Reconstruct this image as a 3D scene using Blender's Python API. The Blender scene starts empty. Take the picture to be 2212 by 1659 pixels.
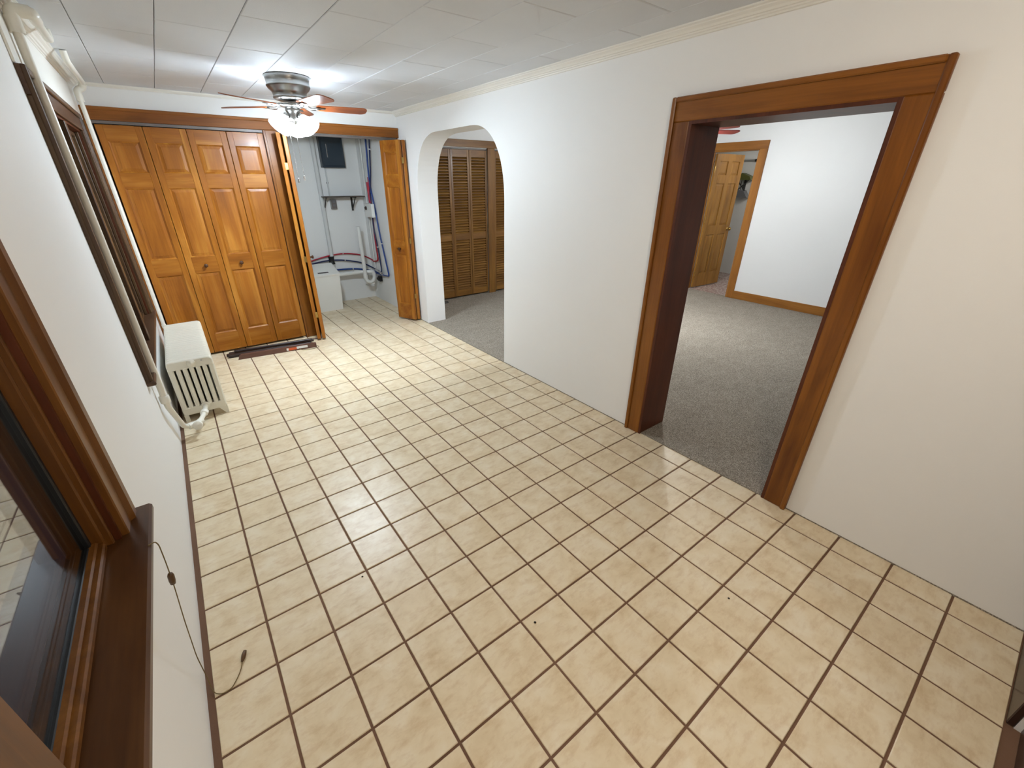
import bpy, math, random
from mathutils import Matrix, Vector
random.seed(7)
scene = bpy.context.scene
col = scene.collection
W, H = 2212, 1659
S = 0.212                                   # floor tile pitch, metres

# ------------------------------------------------------------------ camera
FPX, YAW, PITCH, ROLL = 903.766, 0.642693, -0.454693, 0.000542
CAM = Vector((0.32301, -1.08241, 1.64659))
_f = Vector((math.sin(YAW)*math.cos(PITCH), math.cos(YAW)*math.cos(PITCH), math.sin(PITCH)))
_r0 = Vector((math.cos(YAW), -math.sin(YAW), 0)); _u0 = _r0.cross(_f)
_r = _r0*math.cos(ROLL) + _u0*math.sin(ROLL); _u = -_r0*math.sin(ROLL) + _u0*math.cos(ROLL)
cd = bpy.data.cameras.new('camera'); cam = bpy.data.objects.new('camera', cd); col.objects.link(cam)
cam.matrix_world = Matrix(((_r.x, _u.x, -_f.x, CAM.x), (_r.y, _u.y, -_f.y, CAM.y), (_r.z, _u.z, -_f.z, CAM.z), (0, 0, 0, 1)))
cd.sensor_fit = 'HORIZONTAL'; cd.sensor_width = 36.0; cd.lens = FPX/W*36.0
cd.shift_x = 17.537/W; cd.shift_y = 4.724/W; cd.clip_start = 0.01
scene.camera = cam

# ------------------------------------------------------------------ world, exposure
wd = bpy.data.worlds.new('night'); scene.world = wd; wd.use_nodes = True
wd.node_tree.nodes['Background'].inputs[0].default_value = (0.10, 0.12, 0.17, 1)
wd.node_tree.nodes['Background'].inputs[1].default_value = 0.12
vs = scene.view_settings
vs.view_transform = 'Standard'; vs.look = 'None'; vs.gamma = 1.0; vs.use_curve_mapping = False
vs.exposure = 0.0
FAN_EMIT, BULB_EMIT = 62.0, 2350.0   # radiance of the lit glass shades / bulbs of the fan in this room
FAN2_EMIT, BULB2_EMIT = 160.0, 2150.0   # fan light of the carpeted room
FILL_EMIT = 86.0          # added fill lamp, out of view, brightening the near end of the room
HALL_EMIT = 420.0

# ------------------------------------------------------------------ colours and materials
def lin(c): return c/12.92 if c <= 0.04045 else ((c+0.055)/1.055)**2.4
def C(h):
    h = h.lstrip('#'); return tuple(lin(int(h[i:i+2], 16)/255) for i in (0, 2, 4)) + (1.0,)
def newmat(name):
    m = bpy.data.materials.new(name); m.use_nodes = True
    return m, m.node_tree.nodes, m.node_tree.links, m.node_tree.nodes['Principled BSDF']
def setp(b, **k):
    for n, v in k.items(): b.inputs[n.replace('_', ' ')].default_value = v
def coords(N, L, rnd=20.0):
    g = N.new('ShaderNodeNewGeometry'); o = N.new('ShaderNodeObjectInfo')
    mu = N.new('ShaderNodeMath'); mu.operation = 'MULTIPLY'; mu.inputs[1].default_value = rnd
    L.new(o.outputs['Random'], mu.inputs[0])
    ad = N.new('ShaderNodeVectorMath'); ad.operation = 'ADD'
    L.new(g.outputs['Position'], ad.inputs[0]); L.new(mu.outputs[0], ad.inputs[1])
    return ad.outputs[0]
def noise(N, L, vec, scale, detail=4, rough=0.55, mapping=None, dist=0.0):
    if mapping:
        mp = N.new('ShaderNodeMapping'); mp.inputs['Scale'].default_value = mapping
        L.new(vec, mp.inputs['Vector']); vec = mp.outputs[0]
    n = N.new('ShaderNodeTexNoise'); n.inputs['Scale'].default_value = scale
    n.inputs['Detail'].default_value = detail; n.inputs['Roughness'].default_value = rough
    n.inputs['Distortion'].default_value = dist
    L.new(vec, n.inputs['Vector']); return n.outputs['Fac']
def ramp(N, L, fac, stops):
    r = N.new('ShaderNodeValToRGB'); cr = r.color_ramp
    while len(cr.elements) < len(stops): cr.elements.new(0.5)
    for e, (p, c) in zip(cr.elements, stops): e.position = p; e.color = c
    L.new(fac, r.inputs[0]); return r.outputs[0]
def bump(N, L, b, h, strength, dist):
    bp = N.new('ShaderNodeBump'); bp.inputs['Strength'].default_value = strength; bp.inputs['Distance'].default_value = dist
    L.new(h, bp.inputs['Height']); L.new(bp.outputs[0], b.inputs['Normal'])
def mix(N, L, a, b_, fac, mode='MULTIPLY'):
    m = N.new('ShaderNodeMixRGB'); m.blend_type = mode
    if isinstance(fac, float): m.inputs[0].default_value = fac
    else: L.new(fac, m.inputs[0])
    for i, v in ((1, a), (2, b_)):
        if isinstance(v, tuple): m.inputs[i].default_value = v
        else: L.new(v, m.inputs[i])
    return m.outputs[0]
def paint(name, c, rough=0.5, bs=0.0, bscale=300, var=None, metal=0.0, spec=0.5):
    m, N, L, b = newmat(name); setp(b, Base_Color=C(c), Roughness=rough, Metallic=metal, Specular_IOR_Level=spec)
    v = coords(N, L)
    if var:
        L.new(ramp(N, L, noise(N, L, v, 1.7, 5), [(0.35, C(c)), (0.7, C(var))]), b.inputs['Base Color'])
    if bs: bump(N, L, b, noise(N, L, v, bscale, 2), bs, 0.002)
    return m
def wood(name, dark, mid, light, axis='z', rough=0.3, scale=1.0, coat=0.25, spec=0.32):
    m, N, L, b = newmat(name); v = coords(N, L)
    a = {'x': (0.12, 1, 1), 'y': (1, 0.12, 1), 'z': (1, 1, 0.12)}[axis]
    f = {'x': (0.03, 1, 1), 'y': (1, 0.03, 1), 'z': (1, 1, 0.03)}[axis]
    n1 = noise(N, L, v, 9*scale, 5, 0.6, a, 0.6)
    base = ramp(N, L, n1, [(0.25, C(dark)), (0.5, C(mid)), (0.78, C(light))])
    n2 = noise(N, L, v, 110*scale, 3, 0.6, f)
    fine = ramp(N, L, n2, [(0.3, (0.72, 0.68, 0.62, 1)), (0.6, (1, 1, 1, 1))])
    n3 = noise(N, L, v, 2.2, 3)
    blot = ramp(N, L, n3, [(0.3, (0.80, 0.76, 0.70, 1)), (0.62, (1, 1, 1, 1))])
    L.new(mix(N, L, mix(N, L, base, fine, 0.55), blot, 0.7), b.inputs['Base Color'])
    setp(b, Roughness=rough, Coat_Weight=coat, Coat_Roughness=0.18, Specular_IOR_Level=spec)
    bump(N, L, b, n2, 0.12, 0.001)
    return m

M = {}
M['wall'] = paint('wall_paint', '#efeeec', 0.6, 0.10, 260, spec=0.3)
M['wall_room'] = paint('wall_paint_next_room', '#e4e4e2', 0.6, 0.08, 260, spec=0.3)
M['wall_closet'] = paint('wall_paint_closet', '#e6e6e4', 0.6, 0.15, 200, spec=0.3)
M['trimwhite'] = paint('white_trim_paint', '#e9e5dc', 0.42, 0.05, 120)
M['ceil'] = paint('ceiling_tile_fibre', '#dfe1e5', 0.75, 0.4, 420, '#d9dbdf', spec=0.2)
M['ceilback'] = paint('ceiling_backing', '#aaa7a3', 0.9)
M['pipewhite'] = paint('white_pipe_paint', '#e8e4d8', 0.38, 0.06, 90)
M['radiator'] = paint('radiator_enamel', '#ded9c9', 0.38, 0.05, 90)
M['nickel'] = paint('brushed_nickel', '#8e8c88', 0.28, metal=1.0)
M['steel'] = paint('track_steel', '#6f6763', 0.5, metal=0.3)
M['chrome'] = paint('bright_chrome', '#d8d8d8', 0.15, metal=1.0)
M['brass'] = paint('brass', '#a98a50', 0.35, metal=1.0)
M['black'] = paint('black_rubber', '#151516', 0.5)
M['blackframe'] = paint('black_sash_vinyl', '#16181b', 0.4)
M['iron'] = paint('dark_iron', '#23211e', 0.5)
M['shelfdark'] = paint('dark_shelf_laminate', '#4c433c', 0.5)
M['panel'] = paint('breaker_panel_enamel', '#2b3640', 0.3)
M['greybox'] = paint('grey_box', '#8f908d', 0.5)
M['pvc'] = paint('white_pvc', '#e6e6e2', 0.3)
M['plastic'] = paint('hamper_plastic', '#e8e6df', 0.35)
M['conduit'] = paint('painted_conduit', '#cfd0ce', 0.5)
M['red'] = paint('red_pex', '#a3132b', 0.35)
M['blue'] = paint('blue_pex', '#1d3f86', 0.35)
M['bluedark'] = paint('dark_blue_pex', '#16244f', 0.35)
M['slat'] = paint('brown_vinyl', '#5a3b30', 0.4, 0.2, 60)
M['slatdark'] = paint('dark_brown_vinyl', '#2f2220', 0.4)
M['orange'] = paint('orange_sticker', '#c05324', 0.5)
M['paper'] = paint('white_sticker', '#d9d7d3', 0.5)
M['cord'] = paint('tan_cord', '#6d5a34', 0.8)
M['tassel'] = wood('tassel_wood', '#3a2410', '#553818', '#6e4c24', 'z', 0.45)
M['crumb'] = paint('dark_crumb', '#2a2018', 0.8)
M['grout'] = paint('brown_grout', '#7a5d4b', 0.85, 0.5, 500, '#694e3d', spec=0.2)
M['green'] = paint('olive_metal', '#5b5e2e', 0.5)
M['greymetal'] = paint('grey_metal', '#6d6d70', 0.5)
M['blade'] = wood('fan_blade_wood', '#7c3c1c', '#a05528', '#b86a38', 'x', 0.3)
M['blade2'] = wood('fan_blade_rosewood', '#5a2224', '#6e2e2e', '#7d3a38', 'x', 0.3)
M['honey_z'] = wood('honey_pine_vertical', '#7e4511', '#a4641a', '#c78a3a', 'z', 0.4, 1.0, 0.06)
M['honey_x'] = wood('honey_pine_horizontal', '#7a4010', '#9c5e18', '#bd8034', 'x', 0.4, 1.0, 0.06)
M['honey_p'] = wood('honey_pine_panel', '#7a4210', '#a1611a', '#c48738', 'z', 0.42, 0.8, 0.05)
M['knob'] = paint('dark_turned_knob', '#4a2a10', 0.35)
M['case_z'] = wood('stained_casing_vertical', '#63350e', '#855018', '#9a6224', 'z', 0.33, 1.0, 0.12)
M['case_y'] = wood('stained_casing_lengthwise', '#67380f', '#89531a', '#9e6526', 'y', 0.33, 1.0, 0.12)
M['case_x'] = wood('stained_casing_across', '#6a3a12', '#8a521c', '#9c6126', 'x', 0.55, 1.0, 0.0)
M['jamb'] = wood('stained_and_shaded_jamb', '#3e1c0c', '#562a14', '#68361c', 'z', 0.42, 1.0, 0.0)  # stain of the doorway jambs; on windows it paints in their shade
M['win_z'] = wood('window_wood_vertical', '#46290f', '#6b4218', '#8a5c28', 'z', 0.4, 1.0, 0.05)
M['win_y'] = wood('window_wood_lengthwise', '#33200f', '#4a2d15', '#5f3e20', 'y', 0.34, 1.0, 0.1)
M['winfar_z'] = wood('far_window_wood_vertical', '#33231a', '#4c3623', '#6c5231', 'z', 0.4, 1.0, 0.05)  # darker copy of the window wood, shade from its angle put into the colour
M['winfar_y'] = wood('far_window_wood_lengthwise', '#3a261b', '#533a29', '#684c36', 'y', 0.36, 1.0, 0.1)
M['louvre_z'] = wood('louvre_wood_vertical', '#553714', '#765020', '#8f682e', 'z', 0.4, 1.0, 0.05)
M['louvre_x'] = wood('louvre_wood_across', '#5a3a16', '#7c5524', '#987034', 'x', 0.42, 1.0, 0.03)
M['fardoor_z'] = wood('far_door_pine', '#785322', '#986c30', '#ab803e', 'z', 0.4, 1.0, 0.05)
M['fartrim_z'] = wood('far_trim_vertical', '#7c4d1c', '#9a6428', '#ab7434', 'z', 0.32)
M['fartrim_y'] = wood('far_trim_lengthwise', '#78481a', '#946026', '#a66f30', 'y', 0.32)
M['darkdoor'] = wood('dark_door_wood', '#241611', '#33201a', '#3f2a22', 'z', 0.4)
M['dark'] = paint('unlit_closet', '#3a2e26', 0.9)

def tile_mat():
    m, N, L, b = newmat('cream_ceramic_tile'); v = coords(N, L, 37.0)
    n1 = noise(N, L, v, 9, 4, 0.6, (1, 1, 1), 0.4)
    base = ramp(N, L, n1, [(0.30, C('#d3bf9d')), (0.50, C('#decdae')), (0.72, C('#e5d8bf'))])
    n2 = noise(N, L, v, 26, 5, 0.65, (0.55, 1.3, 1))
    spots = ramp(N, L, n2, [(0.32, C('#d0b18c')), (0.52, (1, 1, 1, 1))])
    L.new(mix(N, L, base, spots, 0.30), b.inputs['Base Color'])
    setp(b, Roughness=0.36, Specular_IOR_Level=0.36)
    n3 = noise(N, L, v, 60, 2); bump(N, L, b, n3, 0.06, 0.002)
    return m
M['tile'] = tile_mat()
def carpet_mat():
    m, N, L, b = newmat('grey_carpet'); v = coords(N, L)
    n1 = noise(N, L, v, 190, 3, 0.75); n2 = noise(N, L, v, 5, 4, 0.6, (1, 1.6, 1), 0.8)
    base = ramp(N, L, n1, [(0.34, C('#5a5147')), (0.5, C('#968c7f')), (0.66, C('#cbc0b1'))])
    big = ramp(N, L, n2, [(0.3, (0.88, 0.88, 0.88, 1)), (0.65, (1, 1, 1, 1))])
    L.new(mix(N, L, base, big, 1.0), b.inputs['Base Color'])
    setp(b, Roughness=0.95, Specular_IOR_Level=0.1)
    bump(N, L, b, n1, 0.9, 0.006); return m
M['carpet'] = carpet_mat()
def vinyl_mat():
    m, N, L, b = newmat('patterned_vinyl'); v = coords(N, L)
    vo = N.new('ShaderNodeTexVoronoi'); vo.inputs['Scale'].default_value = 16; vo.feature = 'DISTANCE_TO_EDGE'
    L.new(v, vo.inputs['Vector'])
    L.new(ramp(N, L, vo.outputs['Distance'], [(0.02, C('#b9aea6')), (0.16, C('#85635a'))]), b.inputs['Base Color'])
    setp(b, Roughness=0.4); return m
M['vinyl'] = vinyl_mat()
def emit(name, c, s):
    m, N, L, b = newmat(name); setp(b, Base_Color=C('#ffffff'), Roughness=0.4)
    b.inputs['Emission Color'].default_value = c; b.inputs['Emission Strength'].default_value = s; return m
FC = (0.74, 0.88, 1.0, 1)
M['shade'] = emit('lit_frosted_glass', FC, FAN_EMIT); M['bulb'] = emit('lit_bulb', FC, BULB_EMIT)
M['shade2'] = emit('lit_frosted_glass_next_room', (0.92, 0.97, 1.0, 1), FAN2_EMIT); M['bulb2'] = emit('lit_bulb_next_room', (0.92, 0.97, 1.0, 1), BULB2_EMIT)
M['dome'] = emit('fill_dome_glass', (1.0, 0.87, 0.70, 1), FILL_EMIT)
M['hallglow'] = emit('lit_hall_bulb', (1.0, 0.97, 0.9, 1), HALL_EMIT)
def glass_mat():
    m, N, L, b = newmat('window_glass'); setp(b, Base_Color=(1, 1, 1, 1), Roughness=0.0, IOR=1.5, Transmission_Weight=1.0); return m
M['glass'] = glass_mat()

# ------------------------------------------------------------------ mesh helpers
def base_of(o):
    v = Vector((0, 0, 0))
    while o is not None: v += o.location; o = o.parent
    return v
class MB:
    """collects shapes in world coordinates; build() links them as ONE mesh object"""
    def __init__(s, xf=None): s.v = []; s.f = []; s.mi = []; s.sm = []; s.xf = xf; s.m = 0; s.s = False
    def add(s, vs_, fs):
        n = len(s.v)
        for p in vs_:
            p = Vector(p); s.v.append(s.xf @ p if s.xf else p)
        for f in fs: s.f.append([n+i for i in f]); s.mi.append(s.m); s.sm.append(s.s)
        return s
    def box(s, x0, x1, y0, y1, z0, z1):
        vs_ = [(x, y, z) for z in (z0, z1) for y in (y0, y1) for x in (x0, x1)]
        return s.add(vs_, [(0, 2, 3, 1), (4, 5, 7, 6), (0, 1, 5, 4), (2, 6, 7, 3), (0, 4, 6, 2), (1, 3, 7, 5)])
    def cbox(s, x0, x1, y0, y1, z0, z1, c=0.004):
        c = min(c, (x1-x0)/2.2, (y1-y0)/2.2, (z1-z0)/2.2)
        vs_ = []; idx = {}
        X = ((x0, x0+c), (x1, x1-c)); Y = ((y0, y0+c), (y1, y1-c)); Z = ((z0, z0+c), (z1, z1-c))
        for i in (0, 1):
            for j in (0, 1):
                for k in (0, 1):
                    for a in range(3):
                        p = [X[i][1], Y[j][1], Z[k][1]]; p[a] = (X[i][0], Y[j][0], Z[k][0])[a]
                        idx[i, j, k, a] = len(vs_); vs_.append(tuple(p))
        g = lambda i, j, k, a: idx[i, j, k, a]
        fs = []
        for e in (0, 1):
            fs.append([g(e, 0, 0, 0), g(e, 1, 0, 0), g(e, 1, 1, 0), g(e, 0, 1, 0)])
            fs.append([g(0, e, 0, 1), g(1, e, 0, 1), g(1, e, 1, 1), g(0, e, 1, 1)])
            fs.append([g(0, 0, e, 2), g(1, 0, e, 2), g(1, 1, e, 2), g(0, 1, e, 2)])
        for i in (0, 1):
            for j in (0, 1):
                fs.append([g(i, j, 0, 0), g(i, j, 1, 0), g(i, j, 1, 1), g(i, j, 0, 1)])
                fs.append([g(i, 0, j, 0), g(i, 1, j, 0), g(i, 1, j, 2), g(i, 0, j, 2)])
                fs.append([g(0, i, j, 1), g(1, i, j, 1), g(1, i, j, 2), g(0, i, j, 2)])
                for k in (0, 1): fs.append([g(i, j, k, 0), g(i, j, k, 1), g(i, j, k, 2)])
        return s.add(vs_, fs)
    def tube(s, pts, r, n=10, caps=True, radii=None):
        pts = [Vector(p) for p in pts]; k = len(pts); vs_ = []; fs = []
        up = None
        for i, p in enumerate(pts):
            t = (pts[min(i+1, k-1)] - pts[max(i-1, 0)]).normalized()
            if up is None: up = Vector((0, 0, 1)) if abs(t.z) < 0.9 else Vector((1, 0, 0))
            a = t.cross(up).normalized(); up = a.cross(t).normalized()
            rr = radii[i] if radii else r
            for j in range(n):
                th = 2*math.pi*j/n; vs_.append(p + (a*math.cos(th) + up*math.sin(th))*rr)
        for i in range(k-1):
            for j in range(n):
                fs.append((i*n+j, i*n+(j+1) % n, (i+1)*n+(j+1) % n, (i+1)*n+j))
        s.s = True; s.add(vs_, fs); s.s = False
        if caps:
            s.add(vs_[:n], [tuple(range(n-1, -1, -1))]); s.add(vs_[-n:], [tuple(range(n))])
        return s
    def lathe(s, prof, center, n=24, axis=(0, 0, 1), smooth=True):
        """profile [(radius, along axis)]"""
        ax = Vector(axis).normalized(); up = Vector((1, 0, 0)) if abs(ax.z) > 0.9 else Vector((0, 0, 1))
        a = ax.cross(up).normalized(); b = ax.cross(a).normalized(); c = Vector(center)
        vs_ = []; fs = []
        for (r, h) in prof:
            for j in range(n):
                th = 2*math.pi*j/n; vs_.append(c + ax*h + (a*math.cos(th) + b*math.sin(th))*r)
        for i in range(len(prof)-1):
            for j in range(n): fs.append((i*n+j, i*n+(j+1) % n, (i+1)*n+(j+1) % n, (i+1)*n+j))
        s.s = smooth; s.add(vs_, fs); s.s = False
        return s
    def prism(s, poly, plane, a, b):
        """2-D outline extruded; plane 'yz' along x, 'xz' along y, 'xy' along z"""
        def P(u, v, w): return {'yz': (w, u, v), 'xz': (u, w, v), 'xy': (u, v, w)}[plane]
        n = len(poly)
        s.add([P(u, v, a) for u, v in poly] + [P(u, v, b) for u, v in poly],
              [tuple(range(n)), tuple(range(2*n-1, n-1, -1))] + [(i, n+i, n+(i+1) % n, (i+1) % n) for i in range(n)])
        return s
    def build(s, name, mat, parent=None, origin=None):
        o_ = base_of(parent) if parent is not None else Vector((0, 0, 0))
        loc = Vector(origin) if origin is not None else None
        me = bpy.data.meshes.new(name); off = loc if loc is not None else o_
        me.from_pydata([tuple(p - off) for p in s.v], [], s.f)
        for m in (mat if isinstance(mat, (list, tuple)) else [mat]): me.materials.append(M[m])
        me.polygons.foreach_set('material_index', s.mi); me.polygons.foreach_set('use_smooth', s.sm)
        me.update()
        import bmesh
        bm = bmesh.new(); bm.from_mesh(me); bmesh.ops.recalc_face_normals(bm, faces=bm.faces[:]); bm.to_mesh(me); bm.free()
        o = bpy.data.objects.new(name, me); col.objects.link(o)
        if loc is not None: o.location = loc - (o_ if parent is not None else Vector((0, 0, 0)))
        if parent is not None: o.parent = parent
        return o
def tag(o, label=None, cat=None, group=None, kind=None):
    if label: o['label'] = label
    if cat: o['category'] = cat
    if group: o['group'] = group
    if kind: o['kind'] = kind
    return o
def thing(name, loc, label=None, cat=None, group=None, kind=None):
    o = bpy.data.objects.new(name, None); col.objects.link(o); o.location = loc; o.empty_display_size = 0.1
    return tag(o, label, cat, group, kind)
def B(name, mat, parent, x0, x1, y0, y1, z0, z1, c=0.003):
    return MB().cbox(x0, x1, y0, y1, z0, z1, c).build(name, mat, parent)
def arc(c, r, a0, a1, n, u, v):
    c = Vector(c); u = Vector(u); v = Vector(v)
    return [c + u*r*math.cos(a0+(a1-a0)*i/n) + v*r*math.sin(a0+(a1-a0)*i/n) for i in range(n+1)]
def bend(pts, r=0.04, n=5):
    """round the corners of a polyline"""
    pts = [Vector(p) for p in pts]; out = [pts[0]]
    for i in range(1, len(pts)-1):
        p = pts[i]; a = (pts[i-1]-p); b = (pts[i+1]-p)
        ra = min(r, a.length*0.45, b.length*0.45); A = p + a.normalized()*ra; B_ = p + b.normalized()*ra
        for k in range(n+1):
            t = k/n; out.append(A*(1-t)**2 + p*2*t*(1-t) + B_*t*t)
    return out + [pts[-1]]

# ------------------------------------------------------------------ dimensions
XL, XR, XR2 = -0.012, 2.673, 2.925        # left wall, right wall faces
YN, YC, YB = -1.482, 4.075, 5.47          # near wall, closet wall face, closet back wall
ZC = 2.344                                # ceiling
ZC2 = 2.42                                # ceiling of the carpeted room

# ------------------------------------------------------------------ floor and its tiles
fl = MB().box(XL-0.1, XR, YN-0.3, YB, -0.06, -0.004).build('floor', 'grout')
tag(fl, 'cream square ceramic floor tiles with brown grout', kind='structure')
DX = [0.006/S, .004, .005, .009, .006, .003, .003, .001, .001, -.004, -.003, .002, -.027]
DY = {-6: .010, -5: .016, -4: .034, -3: .023, -2: .005, -1: -.008, 0: -.024, 1: -.018, 2: -.016, 3: -.021, 4: -.031, 5: -.016,
      6: -.011, 7: -.005, 8: -.003, 9: .006, 10: .010, 13: -.006, 15: .01, 16: .02, 17: .01}
GW = 0.0085
vx = [(i+DX[i])*S for i in range(13)] + [XR + GW/2]
hy = [(h+DY.get(h, 0.0))*S for h in range(-7, 26)] + [YB + GW/2]
tm = bpy.data.meshes.new('tile')
def tile_geo():
    c = 0.012
    mb = MB(); t = [(-.5, -.5), (.5, -.5), (.5, .5), (-.5, .5)]
    i = [(x*(1-2*c), y*(1-2*c)) for x, y in t]; k = [(x*(1-0.9*c), y*(1-0.9*c)) for x, y in t]
    v = [(x, y, -1) for x, y in t] + [(x, y, -.36) for x, y in t] + [(x, y, -.12) for x, y in k] + [(x, y, 0) for x, y in i]
    f = [(12, 13, 14, 15)]
    for a in range(3):
        for j in range(4): f.append((a*4+j, a*4+(j+1) % 4, a*4+4+(j+1) % 4, a*4+4+j))
    return v, f
tv, tf = tile_geo(); tm.from_pydata(tv, [], tf); tm.materials.append(M['tile']); tm.update()
def to_px(p):
    d = Vector(p) - CAM; z = d.dot(_f)
    if z < 0.05: return None
    return (W/2 - 17.5 + FPX*d.dot(_r)/z, H/2 + 4.7 - FPX*d.dot(_u)/z, z)
cells = []
for i in range(13):
    for j in range(len(hy)-1):
        x0, x1, y0, y1 = vx[i]+GW/2, vx[i+1]-GW/2, hy[j]+GW/2, hy[j+1]-GW/2
        if y0 > YC and x1 < 1.40: continue
        cx, cy = (x0+x1)/2, (y0+y1)/2; q = to_px((cx, cy, 0)); sc = 0.0
        if q:
            inside = -120 < q[0] < W+120 and -120 < q[1] < H+160
            sc = (x1-x0)*(y1-y0)/q[2]**3 * (1 if inside else 0.001)
        cells.append((sc, x0, x1, y0, y1))
cells.sort(reverse=True)
rest = MB()
for n, (sc, x0, x1, y0, y1) in enumerate(cells):
    dz = random.uniform(-0.0005, 0.0005)
    if n < 298:
        o = bpy.data.objects.new('tile', tm); col.objects.link(o); o.parent = fl
        o.location = ((x0+x1)/2, (y0+y1)/2, dz); o.scale = (x1-x0, y1-y0, 0.008)
        o.rotation_euler = (random.uniform(-.0012, .0012), random.uniform(-.0012, .0012), 0)
    else:
        rest.add([((x0+x1)/2+a*(x1-x0), (y0+y1)/2+b*(y1-y0), c*0.008+dz) for a, b, c in tv], tf)
tag(rest.build('tile_field', 'tile', fl), kind='stuff')

# ------------------------------------------------------------------ ceiling and its panels
ce = MB().box(XL-0.1, XR2, YN-0.3, YB+0.1, ZC+0.014, ZC+0.10).build('ceiling', 'ceilback'); tag(ce, 'white fibre ceiling panels in staggered rows', kind='structure')
cm = bpy.data.meshes.new('ceiling_panel')
cv, cf = [], []
for z, k in ((1.0, 0.5), (0.25, 0.5), (0.0, 0.492)):
    cv += [(-k, -k, z), (k, -k, z), (k, k, z), (-k, k, z)]
cf = [(11, 10, 9, 8)] + [(a*4+j, a*4+(j+1) % 4, a*4+4+(j+1) % 4, a*4+4+j) for a in (0, 1) for j in range(4)]
cm.from_pydata(cv, [], cf); cm.materials.append(M['ceil']); cm.update()
cx_ = [XL, .2, .522, .842, 1.155, 1.472, 1.795, 2.122, 2.42, XR]
for i in range(9):
    off = 1.67 if i % 2 == 1 else 1.36
    ys = sorted([YN, YC+0.01] + [off+.615*k for k in range(-6, 6) if YN+0.05 < off+.615*k < YC-0.04])
    for j in range(len(ys)-1):
        o = bpy.data.objects.new('ceiling_panel', cm); col.objects.link(o); o.parent = ce
        o.location = ((cx_[i]+cx_[i+1])/2, (ys[j]+ys[j+1])/2, ZC+random.uniform(-.0008, .0008))
        o.scale = (cx_[i+1]-cx_[i]-.0026, ys[j+1]-ys[j]-.0026, .012)
        o.rotation_euler = (random.uniform(-.002, .002), random.uniform(-.002, .002), 0)
cl = MB().box(1.36, XR2, YC+0.06, YB+0.1, ZC-0.02, ZC+0.01).build('ceiling_closet', 'wall_closet'); tag(cl, kind='structure')

# ------------------------------------------------------------------ walls
def notch_wall(name, mat, plane, u0, u1, ztop, notches, a, b):
    """wall standing on the floor with openings cut from the floor up; notches = list of outlines [(u,z)...] from the floor up and down again"""
    poly = [(u0, -0.004)]
    for n in notches: poly += n
    poly += [(u1, -0.004), (u1, ztop), (u0, ztop)]
    w = MB().prism(poly, plane, a, b).build(name, mat); return tag(w, kind='structure')
def arch_outline(y0, y1, zt, rx, rz, n=16):
    pts = [(y0, -0.004)]
    for i in range(n+1):
        t = math.pi/2*i/n; pts.append((y0+rx*(1-math.cos(t)**0.85), zt-rz+rz*math.sin(t)**0.85))
    for i in range(n+1):
        t = math.pi/2*(1-i/n); pts.append((y1-rx*(1-math.cos(t)**0.85), zt-rz+rz*math.sin(t)**0.85))
    return pts + [(y1, -0.004)]
DY0, DY1, DZ = -0.470, 0.408, 1.935       # cased opening
AY0, AY1, AZ = 2.052, 3.682, 2.092        # arched opening
AR = arch_outline(AY0, AY1, AZ, 0.50, 0.62)
wr = notch_wall('wall_right', 'wall', 'yz', YN-0.2, YB+0.1, ZC+0.02,
                [[(DY0, -0.004), (DY0, DZ), (DY1, DZ), (DY1, -0.004)], AR], XR, XR2)
tag(wr, 'off-white wall with a cased doorway and an arch')
# closet wall with the two bifold openings
O1 = (0.035, 1.272); O2 = (1.402, 2.664); OZ = 2.092
wc = notch_wall('wall_closet', 'wall', 'xz', XL-0.1, XR+0.01, ZC+0.02,
                [[(O1[0], -.004), (O1[0], OZ), (O1[1], OZ), (O1[1], -.004)], [(O2[0], -.004), (O2[0], OZ), (O2[1], OZ), (O2[1], -.004)]], YC, YC+0.10)
tag(MB().box(XL-0.1, XR2, YB, YB+0.1, -0.01, ZC+0.02).build('wall_closet_back', 'wall_closet'), kind='structure')
tag(MB().box(1.29, 1.39, YC+0.10, YB, -0.01, ZC+0.02).build('wall_closet_partition', 'wall_closet'), kind='structure')
tag(MB().box(XR-0.004, XR, YC+0.10, YB, 0.0, ZC+0.01).build('wall_closet_side', 'wall_closet'), kind='structure')
# left wall with two window holes
WN = dict(y0=-0.48, y1=0.24, z0=0.76, z1=1.96)      # near window
WF = dict(y0=1.885, y1=3.47, z0=0.64, z1=1.97)       # far window
def left_wall():
    mb = MB(); T = -0.108
    ys = [YN-0.2, WN['y0'], WN['y1'], WF['y0'], WF['y1'], YB]; zs = sorted({-0.01, WN['z0'], WF['z0'], WN['z1'], WF['z1'], ZC+0.02})
    hole = lambda y, z: any(w['y0'] < y < w['y1'] and w['z0'] < z < w['z1'] for w in (WN, WF))
    for i in range(len(ys)-1):
        for j in range(len(zs)-1):
            if hole((ys[i]+ys[i+1])/2, (zs[j]+zs[j+1])/2): continue
            for x in (XL, XL+T):
                mb.add([(x, ys[i], zs[j]), (x, ys[i+1], zs[j]), (x, ys[i+1], zs[j+1]), (x, ys[i], zs[j+1])], [(0, 1, 2, 3)])
    for w in (WN, WF):
        for y in (w['y0'], w['y1']): mb.add([(XL, y, w['z0']), (XL+T, y, w['z0']), (XL+T, y, w['z1']), (XL, y, w['z1'])], [(0, 1, 2, 3)])
        for z in (w['z0'], w['z1']): mb.add([(XL, w['y0'], z), (XL+T, w['y0'], z), (XL+T, w['y1'], z), (XL, w['y1'], z)], [(0, 1, 2, 3)])
    return tag(mb.build('wall_left', 'wall'), 'off-white outer wall with two wooden windows', kind='structure')
left_wall()
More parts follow.
